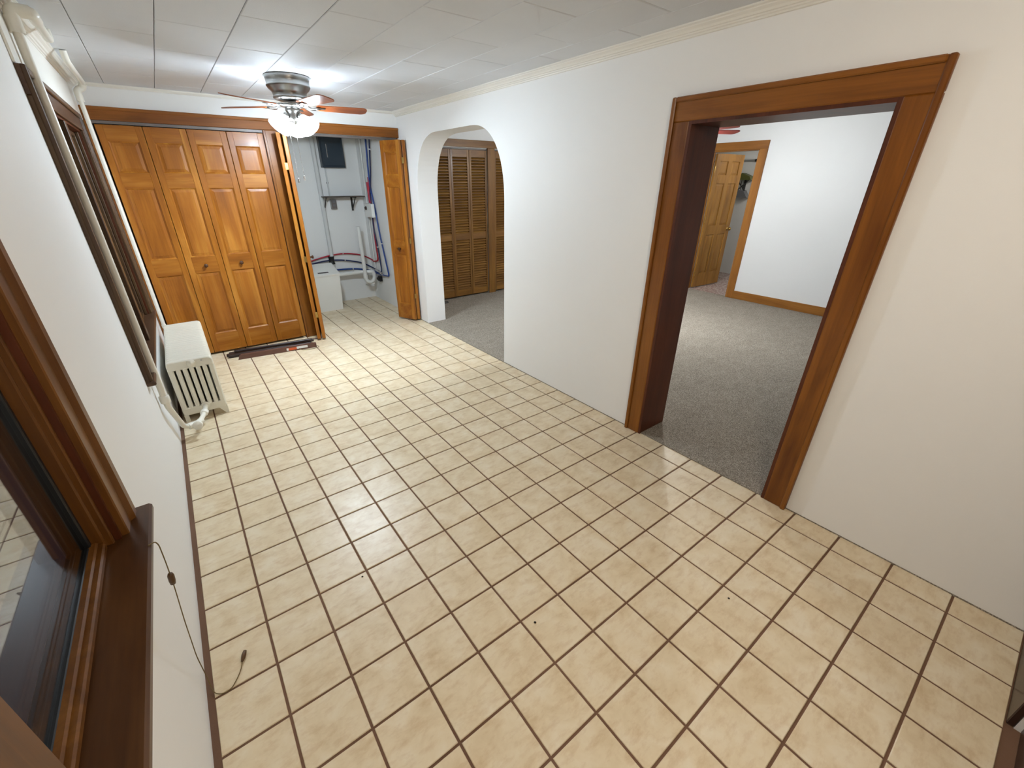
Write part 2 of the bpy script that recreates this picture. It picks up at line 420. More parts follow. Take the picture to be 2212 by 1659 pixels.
# near wall behind the camera with a dark wooden door beside the right corner
ND0, ND1 = 1.30, 2.15
wn = notch_wall('wall_near', 'wall', 'xz', XL-0.1, XR+0.01, ZC+0.02, [[(ND0, -.004), (ND0, 2.03), (ND1, 2.03), (ND1, -.004)]], YN-0.12, YN-0.02)
d = thing('door_2', (1.7, YN-0.06, 0), 'dark stained door by the near right corner', kind='structure')
B('door_leaf', 'darkdoor', d, ND0, ND1, YN-0.075, YN-0.035, 0.0, 2.03)
B('casing', 'darkdoor', d, ND1, XR-0.002, YN-0.02, YN, 0.0, 2.06)
B('casing', 'darkdoor', d, ND0-0.11, ND0, YN-0.02, YN, 0.0, 2.06)
B('casing', 'darkdoor', d, ND0-0.11, XR-0.002, YN-0.02, YN, 2.06, 2.17)

# crown mouldings
def crown(name, plane, a, b, face, sgn, prof, mat='trimwhite'):
    poly = [(face+sgn*u, ZC-v) for u, v in prof]
    mb = MB(); P = (lambda u, v, w: (u, w, v)) if plane == 'xz' else (lambda u, v, w: (w, u, v))
    n = len(poly)
    mb.add([P(u, v, a) for u, v in poly] + [P(u, v, b) for u, v in poly],
           [tuple(range(n)), tuple(range(2*n-1, n-1, -1))] + [(i, n+i, n+(i+1) % n, (i+1) % n) for i in range(n)])
    return tag(mb.build(name, mat), kind='structure')
CP = [(0, -.004), (.062, -.004), (.062, .006), (.052, .010), (.050, .014), (.036, .022), (.030, .030), (.022, .032), (.020, .037), (.012, .040), (.010, .046), (0, .048)]
crown('trim_1', 'xz', YN, YC, XR, -1, CP)
crown('trim_2', 'xz', YN, YC, XL, 1, CP)
crown('trim_3', 'yz', XL, XR, YC, -1, [(0, -.004), (.022, -.004), (.020, .012), (.008, .022), (0, .024)])

# ------------------------------------------------------------------ doorway and its casing in the right wall
t = thing('trim_4', (XR, 0, 0), 'wide brown stained casing around the doorway', kind='structure')
CW = 0.113; XP = XR-0.019
def casing_y(parent, y0, y1, z0, z1, mat, xp=XP): MB().cbox(xp, XR, y0, y1, z0, z1, .004).build('casing', mat, parent)
casing_y(t, DY1, DY1+CW, 0, DZ, 'case_z'); casing_y(t, DY0-CW, DY0, 0, DZ, 'case_z'); casing_y(t, DY0-CW, DY1+CW, DZ, DZ+CW, 'case_y')
for y0, y1, z0, z1, m_ in ((DY1+CW-.024, DY1+CW, 0, DZ+CW, 'case_z'), (DY0-CW, DY0-CW+.024, 0, DZ+CW, 'case_z'), (DY0-CW+.024, DY1+CW-.024, DZ+CW-.024, DZ+CW, 'case_y')):
    MB().cbox(XP-.012, XP+.001, y0, y1, z0, z1, .005).build('back_band', m_, t)
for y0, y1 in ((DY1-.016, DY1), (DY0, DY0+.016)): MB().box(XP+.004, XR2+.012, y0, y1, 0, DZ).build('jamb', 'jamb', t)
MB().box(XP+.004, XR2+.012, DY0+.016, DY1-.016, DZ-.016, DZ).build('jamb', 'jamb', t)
B('casing', 'case_z', t, XR2, XR2+.018, DY1-.004, DY1+.10, 0, DZ)
B('casing', 'case_z', t, XR2, XR2+.018, DY0-.10, DY0+.004, 0, DZ)
B('casing', 'case_y', t, XR2, XR2+.018, DY0-.10, DY1+.10, DZ, DZ+.10)

# ------------------------------------------------------------------ closet casing, tracks
t = thing('trim_5', (1.3, YC, 0), 'brown stained head casing over both closet openings', kind='structure')
YP = YC-0.022
B('head_casing', 'case_x', t, XL+.004, XR-.002, YP, YC, OZ, 2.187, .004)
B('cap_bead', 'case_x', t, XL+.004, XR-.002, YP-.010, YP+.001, 2.162, 2.187, .005)
B('mullion_casing', 'case_z', t, O1[1]+.001, O2[0]-.001, YP, YC, 0, OZ, .004)
B('mullion_bead', 'case_z', t, O1[1]+.001, O1[1]+.024, YP-.008, YP+.001, 0, OZ, .004)
B('side_casing', 'case_z', t, XL+.003, O1[0]-.002, YP, YC, 0, OZ, .003)
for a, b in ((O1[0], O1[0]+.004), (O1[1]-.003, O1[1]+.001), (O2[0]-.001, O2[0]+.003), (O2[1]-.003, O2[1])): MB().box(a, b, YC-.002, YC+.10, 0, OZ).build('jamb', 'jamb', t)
B('door_track', 'steel', t, O1[0], O1[1], YC-.012, YC+.014, OZ-.024, OZ-.001, .002)
B('door_track', 'steel', t, O2[0], O2[1], YC+.02, YC+.046, OZ-.024, OZ-.001, .002)

# ------------------------------------------------------------------ bifold doors
LEAF_W, LEAF_T, LZ0, LZ1 = 0.302, 0.034, 0.022, 2.062
PAN = [(.215, .838), (.988, 1.592), (1.712, 1.948)]
def leaf(parent, xf, knob=None, back_knob=False, w=LEAF_W, name='leaf', hinges=(), mats=('honey_z', 'honey_x', 'honey_p')):
    """local x along the width, y from the front face (0) to the back (LEAF_T)"""
    sw, T = 0.050, LEAF_T
    mb = MB(xf); mb.m = 0
    mb.cbox(0, sw, 0, T, LZ0, LZ1, .003); mb.cbox(w-sw, w, 0, T, LZ0, LZ1, .003)
    mb.m = 1
    zs = [LZ0] + [z for p_ in PAN for z in p_] + [LZ1]
    for i in range(0, len(zs), 2): mb.box(sw-.001, w-sw+.001, .0008, T-.0008, zs[i], zs[i+1])
    # moulded sticking around each panel opening
    mb.m = 0; d1, s1 = .011, .012
    for z0, z1 in PAN:
        for (ya, yb) in ((.0005, d1), (T-.0005, T-d1)):
            o_ = [(sw, ya, z0), (w-sw, ya, z0), (w-sw, ya, z1), (sw, ya, z1)]
            i_ = [(sw+s1, yb, z0+s1), (w-sw-s1, yb, z0+s1), (w-sw-s1, yb, z1-s1), (sw+s1, yb, z1-s1)]
            mb.add(o_+i_, [(k, (k+1) % 4, 4+(k+1) % 4, 4+k) for k in range(4)])
    lf = mb.build(name, [mats[0], mats[1]], parent)
    for z0, z1 in PAN:
        p_ = MB(xf); e, b1 = .009, .034
        for ya, yb in ((d1, .004), (T-d1, T-.004)):
            o_ = [(sw+e, ya, z0+e), (w-sw-e, ya, z0+e), (w-sw-e, ya, z1-e), (sw+e, ya, z1-e)]
            c_ = [(sw+b1, yb+(.0025 if yb < T/2 else -.0025), z0+b1), (w-sw-b1, yb+(.0025 if yb < T/2 else -.0025), z0+b1), (w-sw-b1, yb+(.0025 if yb < T/2 else -.0025), z1-b1), (sw+b1, yb+(.0025 if yb < T/2 else -.0025), z1-b1)]
            i_ = [(sw+b1, yb, z0+b1), (w-sw-b1, yb, z0+b1), (w-sw-b1, yb, z1-b1), (sw+b1, yb, z1-b1)]
            p_.add(o_+c_+i_, [(k, (k+1) % 4, 4+(k+1) % 4, 4+k) for k in range(4)] + [(4+k, 4+(k+1) % 4, 8+(k+1) % 4, 8+k) for k in range(4)] + [(8, 9, 10, 11)])
        p_.build('panel', mats[2], lf)
    if knob is not None:
        k_ = MB(xf); kx, kz = knob
        k_.lathe([(.0, -.036), (.010, -.0355), (.0165, -.031), (.018, -.026), (.0155, -.019), (.009, -.013), (.008, -.006), (.013, -.001), (.0135, .002)], (kx, 0, kz), 16, (0, 1, 0))
        k_.build('knob', 'knob', lf)
    if back_knob:
        kx, kz = back_knob; k_ = MB(xf)
        k_.lathe([(.0, .036), (.010, .0355), (.0165, .031), (.018, .026), (.0155, .019), (.009, .013), (.008, .006), (.0135, -.002)], (kx, LEAF_T, kz), 16, (0, 1, 0))
        k_.build('knob', 'knob', lf)
    for hx, hz in hinges:
        h_ = MB(xf); h_.cbox(hx-.018, hx+.018, -.003, .004, hz-.032, hz+.032, .001); h_.tube([(hx, -.002, hz-.032), (hx, -.002, hz+.032)], .005, 8)
        h_.build('hinge', 'brass', lf)
    return lf
LX = [0.048 + .3055*i for i in range(4)]
t = thing('bifold_door', (LX[0]+.3, YC, 0), 'closed honey pine bifold door beside the window wall', 'door', 'bifold closet doors')
YD = YC-0.018
leaf(t, Matrix.Translation((LX[0], YD, 0))); leaf(t, Matrix.Translation((LX[1], YD, 0)), knob=(.151, .905))
t = thing('bifold_door', (LX[2]+.3, YC, 0), 'closed honey pine bifold door next to the open closet', 'door', 'bifold closet doors')
leaf(t, Matrix.Translation((LX[2], YD, 0)), knob=(.151, .905)); leaf(t, Matrix.Translation((LX[3], YD, 0)))
B('floor_bracket', 'chrome', t, 1.235, 1.268, YC-.012, YC+.018, 0.0, .018, .002)
def seg_xf(p0, p1, flip=False):
    """leaf running from p0 to p1 on the floor plan; its front face lies on the right-hand side walking p0 -> p1 seen from above when not flipped"""
    dx, dy = p1[0]-p0[0], p1[1]-p0[1]; a = math.atan2(dy, dx)
    return Matrix.Translation((p0[0], p0[1], 0)) @ Matrix.Rotation(a, 4, 'Z')
# left stack: folded, hinge edge towards the room
t = thing('bifold_door', (1.44, YC, 0), 'folded honey pine bifold door seen edge-on at the centre post', 'door', 'bifold closet doors')
def hinged(piv, hin, w=.30):
    # leaf centred on the line from the hinge edge to the jamb side
    a = math.atan2(piv[1]-hin[1], piv[0]-hin[0])
    return Matrix.Translation((hin[0], hin[1], 0)) @ Matrix.Rotation(a, 4, 'Z') @ Matrix.Translation((0, -LEAF_T/2, 0))
leaf(t, hinged((1.440, 4.11), (1.358, 3.842)), w=.285)
leaf(t, hinged((1.482, 4.13), (1.409, 3.828)), knob=(.15, .905), w=.30)
for z in (.30, .905, 1.78):
    MB(Matrix.Translation((1.379, 3.836, z)) @ Matrix.Rotation(-.2, 4, 'Z')).cbox(-.014, .014, -.003, .003, -.030, .030, .001).build('hinge', 'brass', t)
# right stack
t = thing('bifold_door', (2.58, YC, 0), 'half-folded honey pine bifold door beside the arch wall', 'door', 'bifold closet doors')
leaf(t, Matrix.Translation((2.459, 4.118, 0)) @ Matrix.Rotation(math.atan2(3.860-4.118, 2.573-2.459), 4, 'Z'), knob=(.151, .905), w=.284)
leaf(t, hinged((2.645, 4.13), (2.633, 3.860)), w=.285)
for z in (.33, 1.0, 1.86):
    MB(Matrix.Translation((2.604, 3.853, z))).cbox(-.012, .012, -.003, .003, -.030, .030, .001).build('hinge', 'brass', t)

# ------------------------------------------------------------------ windows in the left wall
def window(name, w, label, frame_dark, stool_x, ext0, ext1, wz='win_z', wy='win_y'):
    y0, y1, z0, z1 = w['y0'], w['y1'], w['z0'], w['z1']
    t = thing(name, (XL, (y0+y1)/2, z0), label, kind='structure'); cw, th = .108, .020
    xf = XL+th
    for a, b in ((y1, y1+cw), (y0-cw, y0)): B('casing', wz, t, XL, xf, a, b, z0, z1, .003)
    B('casing', wy, t, XL, xf, y0-cw, y1+cw, z1, z1+cw, .003)
    bands = ((y1+cw-.050, y1+cw), (y0-cw, y0-cw+.050))
    for a, b in bands: MB().add([(XL+th-.001, a, z0), (XL+th+.012, a+.012, z0), (XL+th+.012, b-.006, z0), (XL+th-.001, b, z0), (XL+th-.001, a, z1+cw), (XL+th+.012, a+.012, z1+cw), (XL+th+.012, b-.006, z1+cw), (XL+th-.001, b, z1+cw)],
                                [(0, 1, 5, 4), (1, 2, 6, 5), (2, 3, 7, 6), (0, 3, 7, 4), (0, 1, 2, 3), (4, 5, 6, 7)]).build('back_band', wz, t)
    B('back_band', wy, t, XL+th-.001, XL+th+.012, y0-cw+.05, y1+cw-.05, z1+cw-.03, z1+cw, .004)
    # jambs, stops
    for a, b in ((y1-.012, y1), (y0, y0+.012)): MB().box(XL-.104, XL+.004, a, b, z0, z1).build('jamb', 'jamb', t)  # dark jamb wood here puts the near window's shade into the colour
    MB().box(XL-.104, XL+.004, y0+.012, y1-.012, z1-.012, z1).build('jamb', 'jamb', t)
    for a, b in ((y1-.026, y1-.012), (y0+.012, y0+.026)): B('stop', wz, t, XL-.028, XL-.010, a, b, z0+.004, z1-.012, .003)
    # stool and apron
    B('stool', wy, t, XL-.10, stool_x, y0-cw-ext0, y1+cw+ext1, z0-.022, z0+.004, .006)
    if frame_dark == 'blackframe': B('apron', wy, t, XL, XL+.016, y0-cw, y1+cw, z0-.11, z0-.022, .003)
    # sashes
    def sash(ya, yb, za, zb, xo):
        s_ = MB(); s_.m = 1; f1, f2 = .018, .016
        for a, b in ((ya, ya+f1), (yb-f1, yb)): s_.cbox(xo-.034, xo, a, b, za, zb, .004)
        s_.cbox(xo-.034, xo, ya+f1, yb-f1, za, za+.020, .004); s_.cbox(xo-.034, xo-.012, ya+f1, yb-f1, za+.020, za+.030, .004); s_.cbox(xo-.034, xo, ya+f1, yb-f1, zb-.03, zb, .004)
        s_.m = 0
        A, B_, Z0, Z1 = ya+f1, yb-f1, za+.020, zb-.03
        for a, b in ((A, A+f2), (B_-f2, B_)): s_.cbox(xo-.076, xo-.024, a, b, Z0, Z1, .003)
        s_.cbox(xo-.076, xo-.026, A+f2, B_-f2, Z0-.006, Z0+.012, .003); s_.cbox(xo-.076, xo-.026, A+f2, B_-f2, Z1-f2, Z1, .003)
        o = s_.build('sash', [frame_dark, wz], t)
        for dx in (.034, .050): MB().box(xo-dx-.003, xo-dx, A+f2-.004, B_-f2+.004, Z0+.008, Z1-f2+.004).build('pane', 'glass', o)
    return t, sash
t, sash = window('window_1', WN, 'near wooden window with dark night glass', 'blackframe', .055, .02, .018)
sash(WN['y0']+.014, WN['y1']-.014, WN['z0']+.005, WN['z1']-.014, XL-.024)
t, sash = window('window_2', WF, 'far wooden window behind the heating pipes', 'winfar_z', .030, 0.004, .02, 'winfar_z', 'winfar_y')
ym = (WF['y0']+WF['y1'])/2
sash(WF['y0']+.014, ym-.04, WF['z0']+.005, WF['z1']-.014, XL-.030); sash(ym+.04, WF['y1']-.014, WF['z0']+.005, WF['z1']-.014, XL-.030)
B('mullion', 'winfar_z', t, XL-.10, XL+.012, ym-.04, ym+.04, WF['z0'], WF['z1']-.012)
tag(MB().cbox(XL, XL+.010, WF['y0']-.115, 3.98, WF['z1']+.110, ZC-.049, .003).build('trim_6', 'trimwhite'), kind='structure')

# ------------------------------------------------------------------ the carpeted room through the doorway and the arch
X2 = 7.10; Y2N, Y2F = -1.9, 4.56
tag(MB().box(XR-.002, X2+.06, Y2N, Y2F+.6, -.06, .006).build('floor_carpet', 'carpet'), 'grey cut-pile carpet of the next room', kind='structure')
tag(MB().box(XR2-.01, X2+.2, Y2N-.1, Y2F+.7, ZC2, ZC2+.1).build('ceiling_next_room', 'ceil'), kind='structure')
tag(MB().box(XR2-.01, X2+.2, Y2N-.1, Y2N, -.05, ZC2+.02).build('wall_next_room_near', 'wall_room'), kind='structure')
tag(MB().box(XR2, XR2+.01, Y2N, YN-.2, -.05, ZC2+.02).build('wall_next_room_side', 'wall_room'), kind='structure')
tag(MB().box(XR2-.02, XR2, YN-.2, Y2F+.1, ZC, ZC2+.02).build('wall_next_room_strip', 'wall_room'), kind='structure')
FD0, FD1, FDZ = 2.085, 2.800, 2.055
w_ = notch_wall('wall_next_room_far', 'wall_room', 'yz', Y2N, Y2F+.7, ZC2+.02, [[(FD0, -.05), (FD0, FDZ), (FD1, FDZ), (FD1, -.05)]], X2, X2+.12)
# louvred closet wall
L1, L2 = (3.03, 4.245), (4.365, 5.58)
w_ = notch_wall('wall_next_room_closet', 'wall_room', 'xz', XR2-.01, X2+.01, ZC2+.02, [[(L1[0], -.05), (L1[0], 2.068), (L1[1], 2.068), (L1[1], -.05)], [(L2[0], -.05), (L2[0], 2.068), (L2[1], 2.068), (L2[1], -.05)]], Y2F, Y2F+.10)
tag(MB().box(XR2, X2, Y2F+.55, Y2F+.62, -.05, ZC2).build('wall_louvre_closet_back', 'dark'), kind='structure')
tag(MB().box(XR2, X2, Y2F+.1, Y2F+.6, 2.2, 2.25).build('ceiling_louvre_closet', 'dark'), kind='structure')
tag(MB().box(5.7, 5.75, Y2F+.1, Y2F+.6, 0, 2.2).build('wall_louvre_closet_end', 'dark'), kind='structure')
t = thing('trim_7', (4.3, Y2F, 0), 'brown casing around the louvred closet doors', kind='structure')
B('head_casing', 'louvre_x', t, 2.99, 5.64, Y2F-.02, Y2F, 2.074, 2.165)
B('door_track', 'steel', t, L1[0], L1[1], Y2F+.012, Y2F+.03, 2.048, 2.066); B('door_track', 'steel', t, L2[0], L2[1], Y2F+.012, Y2F+.03, 2.048, 2.066)
B('post_casing', 'louvre_z', t, L1[1]-.004, L2[0]+.002, Y2F-.02, Y2F, 0.006, 2.074)
B('side_casing', 'louvre_z', t, 2.99, L1[0], Y2F-.02, Y2F, 0.006, 2.074)
def louvre_leaf(parent, x0, y0, ang, w=.298):
    xf = Matrix.Translation((x0, y0, 0)) @ Matrix.Rotation(math.radians(ang), 4, 'Z'); T = .028; sw = .034
    mb = MB(xf)
    for a in (0, w-sw): mb.cbox(a, a+sw, 0, T, .03, 2.045, .003)
    mb.m = 1
    rails = [(.03, .13), (.862, .945), (1.955, 2.045)]
    for a, b in rails: mb.box(sw, w-sw, .002, T-.002, a, b)
    lf = mb.build('leaf', ['louvre_z', 'louvre_x'], parent)
    sl = MB(xf)
    for za, zb in ((.13, .862), (.945, 1.955)):
        n = int((zb-za)/.036); p_ = (zb-za)/n
        for i in range(n):
            z = za + (i+.5)*p_
            sl.add([(sw, .002, z-.016), (w-sw, .002, z-.016), (w-sw, .002, z-.009), (sw, .002, z-.009), (sw, T-.003, z+.008), (w-sw, T-.003, z+.008), (w-sw, T-.003, z+.015), (sw, T-.003, z+.015)],
                   [(0, 1, 2, 3), (4, 5, 6, 7), (0, 1, 5, 4), (3, 2, 6, 7), (0, 3, 7, 4), (1, 2, 6, 5)])
    tag(sl.build('slats', 'louvre_x', lf), kind='stuff')
t = thing('louvre_bifold_door', (3.34, Y2F, 0), 'left brown louvred bifold door seen through the arch', 'door', 'louvred closet doors')
louvre_leaf(t, 3.035, Y2F+.006, 0); louvre_leaf(t, 3.338, Y2F+.004, -3.0, .285)
t = thing('louvre_bifold_door', (3.93, Y2F, 0), 'middle pair of brown louvred doors seen through the arch', 'door', 'louvred closet doors')
louvre_leaf(t, 3.632, Y2F+.004, 0, .302); louvre_leaf(t, 3.938, Y2F+.004, 0)
t = thing('louvre_bifold_door', (4.68, Y2F, 0), 'louvred door right of the brown post in the arch', 'door', 'louvred closet doors')
louvre_leaf(t, 4.370, Y2F+.006, 0); louvre_leaf(t, 4.672, Y2F+.006, 0)
# far doorway
t = thing('trim_8', (X2, 2.4, 0), 'wooden casing around the far open doorway', kind='structure')
for a, b in ((FD0-.105, FD0), (FD1, FD1+.105)): B('casing', 'fartrim_z', t, X2-.018, X2, a, b, 0.006, FDZ)
B('casing', 'fartrim_y', t, X2-.018, X2, FD0-.105, FD1+.105, FDZ, FDZ+.10)
for a, b in ((FD0, FD0+.015), (FD1-.015, FD1)): MB().box(X2-.004, X2+.124, a, b, 0.006, FDZ).build('jamb', 'fartrim_z', t)
MB().box(X2-.004, X2+.124, FD0, FD1, FDZ-.015, FDZ).build('jamb', 'fartrim_y', t)
tag(B('baseboard_far', 'fartrim_y', None, X2-.016, X2, Y2N, FD0-.105, 0.006, .125), kind='structure')
tag(B('baseboard_far_2', 'fartrim_y', None, X2-.016, X2, FD1+.105, Y2F, 0.006, .125), kind='structure')
tag(B('baseboard_louvre', 'fartrim_y', None, 5.66, X2-.016, Y2F-.016, Y2F, 0.006, .125), kind='structure')
def six_panel(xf, w=.74, T=.035, z0=.02, z1=2.03):
    d = thing('door_1', xf.translation, 'open six-panel pine door to the far hall', kind='structure')
    mb = MB(xf); sw = .105; cw = .10; mid = w/2
    rows = [(.24, .86), (1.00, 1.62), (1.74, 1.93)]
    mb.cbox(0, sw, 0, T, z0, z1); mb.cbox(w-sw, w, 0, T, z0, z1); mb.box(mid-cw/2, mid+cw/2, .001, T-.001, z0, z1)
    mb.m = 1
    zs = [z0] + [z for r_ in rows for z in r_] + [z1]
    for i in range(0, len(zs), 2):
        mb.box(sw, mid-cw/2, .0006, T-.0006, zs[i], zs[i+1]); mb.box(mid+cw/2, w-sw, .0006, T-.0006, zs[i], zs[i+1])
    lf = mb.build('leaf', ['fardoor_z', 'fardoor_z'], d)
    for a, b in rows:
        for x0, x1 in ((sw, mid-cw/2), (mid+cw/2, w-sw)):
            p_ = MB(xf)
            for ya, yb in ((.014, .006), (T-.014, T-.006)):
                o_ = [(x0, ya, a), (x1, ya, a), (x1, ya, b), (x0, ya, b)]; i_ = [(x0+.035, yb, a+.035), (x1-.035, yb, a+.035), (x1-.035, yb, b-.035), (x0+.035, yb, b-.035)]
                p_.add(o_+i_, [(k, (k+1) % 4, 4+(k+1) % 4, 4+k) for k in range(4)] + [(4, 5, 6, 7)])
            p_.build('panel', 'fardoor_z', lf)
    k_ = MB(xf); k_.lathe([(0, -.062), (.018, -.060), (.027, -.050), (.026, -.038), (.012, -.028), (.010, -.008), (.030, -.004), (.030, .0)], (w-.065, 0, .93), 14, (0, 1, 0))
    k_.lathe([(0, .062), (.018, .060), (.027, .050), (.026, .038), (.012, .028), (.010, .008), (.030, .004), (.030, .0)], (w-.065, T, .93), 14, (0, 1, 0))
    k_.build('knob', 'brass', lf)
    for z in (.25, 1.1, 1.82): MB(xf).tube([(-.006, .0, z-.045), (-.006, .0, z+.045)], .008, 8).build('hinge', 'brass', lf)
six_panel(Matrix.Translation((X2+.125, FD1-.02, 0)) @ Matrix.Rotation(math.radians(-3.5), 4, 'Z') @ Matrix.Translation((0, -.035, 0)))
# hall behind it
tag(MB().box(X2+.06, 9.1, 1.2, 4.2, -.06, .004).build('floor_hall', 'vinyl'), 'reddish patterned vinyl floor of the far hall', kind='structure')
tag(MB().box(9.0, 9.1, 1.2, 4.2, 0, 2.5).build('wall_hall_back', 'wall_room'), kind='structure')
tag(MB().box(X2+.12, 9.1, 4.2, 4.3, 0, 2.5).build('wall_hall_left', 'wall_room'), kind='structure')
tag(MB().box(X2+.12, 9.1, 1.1, 1.2, 0, 2.5).build('wall_hall_right', 'wall_room'), kind='structure')
tag(MB().box(X2+.12, 9.1, 1.1, 4.3, 2.36, 2.44).build('ceiling_hall', 'greybox'), kind='structure')
tp = thing('hall_pipe', (8.96, 2.9, 2.0), 'thin horizontal pipe high on the far hall wall', 'pipe')
MB().tube([(8.97, 1.3, 1.99), (8.97, 4.1, 1.99)], .014, 8).build('pipe', 'greybox', tp); MB().lathe([(.0, -.02), (.022, -.02), (.022, .02), (0, .02)], (8.97, 2.98, 1.99), 10, (0, 1, 0)).build('clamp', 'iron', tp)
# dark folded metal fixture on the hall wall
LXc, LY, LZ = 8.93, 3.10, 1.40
t = thing('wall_lantern', (8.99, LY, LZ), 'dark lantern-like metal fixture on the far hall wall', 'lantern')
MB().prism([(LY-.16, 1.675), (LY-.12, 1.735), (LY+.02, 1.79), (LY+.14, 1.745), (LY+.17, 1.675)], 'yz', 8.84, 8.985).build('hood', 'green', t)
MB().prism([(LY-.14, 1.385), (LY+.15, 1.385), (LY+.06, 1.51), (LY-.05, 1.51)], 'yz', 8.86, 8.985).build('base', 'greymetal', t)
for a, b in ((-.12, .07), (.12, -.07), (.02, .01)): MB().tube([(8.88, LY+a, 1.69), (8.88, LY+b, 1.50)], .009, 6).build('strut', 'iron', t)
MB().tube([(8.985, LY, 1.42), (8.985, LY, 1.74)], .02, 8).build('back_rod', 'iron', t)
# bare bulb that lights the hall
t = thing('hall_bulb', (7.9, 1.75, 2.3), 'bare bulb holder on the hall ceiling', 'lamp')
MB().lathe([(0, .06), (.05, .055), (.055, .03), (.03, 0), (.028, -.02), (0, -.02)], (7.9, 1.75, 2.30), 14).build('holder', 'pvc', t)
MB().lathe([(.015, 0), (.03, -.03), (.034, -.055), (.022, -.085), (0, -.095)], (7.9, 1.75, 2.28), 14).build('bulb', 'hallglow', t)

# ------------------------------------------------------------------ utility closet fittings
YW = YB
t = thing('breaker_panel', (2.30, YW, 1.82), 'dark blue-grey electric breaker panel high on the closet wall', 'breaker panel')
B('box', 'panel', t, 2.155, 2.455, YW-.10, YW-.001, 1.815, 2.24, .004); B('door', 'panel', t, 2.170, 2.440, YW-.112, YW-.10, 1.835, 2.22, .005)
B('handle', 'chrome', t, 2.225, 2.237, YW-.124, YW-.112, 1.93, 2.09, .004)
t = thing('conduit', (2.19, YW, 1.48), 'thin pale conduit between breaker panel and shelf', 'conduit')
MB().tube([(2.205, YW-.012, 1.47), (2.205, YW-.012, 1.815)], .011, 8).build('tube', 'conduit', t); MB().cbox(2.190, 2.222, YW-.005, YW, 1.62, 1.64, .001).build('strap', 'steel', t)
t = thing('vent_pipe', (2.085, YW-.03, .55), 'tall white drain pipe with a black rubber coupling', 'pipe')
MB().tube([(2.085, YW-.032, .44), (2.085, YW-.032, ZC-.02)], .029, 14).build('pipe', 'conduit', t)
MB().lathe([(.031, .565), (.042, .565), (.042, .580), (.038, .584), (.038, .655), (.042, .659), (.042, .674), (.031, .674)], (2.075, YW-.032, 0), 14).build('coupling', 'black', t)
t = thing('wall_shelf', (2.35, YW, 1.45), 'small grey-brown shelf on two dark iron brackets', 'shelf')
B('board', 'shelfdark', t, 2.075, 2.640, YW-.18, YW-.002, 1.452, 1.466, .002)
for x in (2.105, 2.500):
    mb = MB(); mb.box(x-.012, x+.012, YW-.19, YW-.002, 1.444, 1.452); mb.box(x-.012, x+.012, YW-.010, YW-.002, 1.27, 1.452)
    mb.prism([(YW-.18, 1.444), (YW-.165, 1.444), (YW-.010, 1.30), (YW-.010, 1.28)], 'yz', x-.005, x+.005); mb.build('bracket', 'iron', t)
t = thing('outlet', (2.24, YW, 1.35), 'grey metal outlet box under the closet shelf', 'outlet')
B('box', 'greybox', t, 2.195, 2.272, YW-.05, YW-.001, 1.30, 1.42, .004); B('cover', 'steel', t, 2.20, 2.267, YW-.055, YW-.05, 1.306, 1.414, .002)
for z in (1.335, 1.378): B('socket', 'greymetal', t, 2.217, 2.250, YW-.058, YW-.055, z, z+.028, .002)
# drain with trap
t = thing('washer_drain', (2.5, YW-.2, .2), 'white washer standpipe with curved trap and horizontal drain', 'pipe')
yd = 5.26
MB().tube([(2.470, yd, 1.07), (2.478, yd, .36)], .026, 14, True).build('standpipe', 'pvc', t)
MB().tube(arc((2.545, yd, .345), .067, math.pi, 2*math.pi, 14, (1, 0, 0), (0, 0, 1)), .028, 14).build('trap', 'pvc', t)
MB().tube(bend([(2.612, yd, .345), (2.612, yd, .425), (2.50, yd+.05, .425), (2.36, yd+.10, .425)], .06), .026, 14).build('trap_arm', 'pvc', t)
MB().tube([(2.40, yd+.09, .425), (1.80, yd+.10, .405)], .024, 12).build('drain', 'pvc', t)
MB().tube([(2.42, yd+.085, .425), (2.345, yd+.10, .424)], .033, 14).build('collar', 'pvc', t); MB().tube([(2.477, yd, .40), (2.478, yd, .34)], .033, 14).build('collar', 'pvc', t)
MB().tube([(2.575, yd, .28), (2.590, yd, .245)], .018, 10).build('cleanout', 'pvc', t)
# pex pipes
def pex(name, pts, mat, label, clips=(), r=.0095, rr=.05):
    p0 = pts[0]; t = thing(name, p0, label, 'water pipe', 'coloured water pipes in the closet')
    path = bend(pts, rr); MB().tube(path, r, 8).build('pipe', mat, t)
    for c in clips: MB().lathe([(r+.001, -.006), (r+.005, -.006), (r+.005, .006), (r+.001, .006)], c[0], 10, c[1]).build('clip', 'pvc', t)
    return t
Y1 = YW-.03
pex('water_pipe', [(1.42, Y1, .53), (1.82, Y1, .640), (2.05, Y1, .686), (2.28, Y1, .700), (2.52, Y1, .655), (2.655, Y1, .585), (2.662, YW-.16, .56)], 'red', 'red pipe bowing across the back wall', [((2.25, Y1, .700), (1, 0, 0))], rr=.15)
pex('water_pipe', [(1.42, Y1-.01, .52), (1.82, Y1-.01, .600), (2.05, Y1-.01, .625), (2.28, Y1-.01, .602), (2.52, Y1-.01, .54), (2.655, Y1-.01, .46), (2.66, YW-.30, .44)], 'bluedark', 'upper dark blue pipe bowing across the back wall', [((2.262, Y1-.01, .604), (1, 0, -.05))], rr=.15)
pex('water_pipe', [(1.42, Y1-.005, .485), (2.15, Y1-.005, .476), (2.40, Y1-.005, .466), (2.655, Y1-.02, .41), (2.660, YW-.45, .40)], 'blue', 'lower straight blue pipe behind the hamper', [((2.36, Y1-.005, .468), (1, 0, 0))], rr=.1, r=.012)
XW = XR-.022
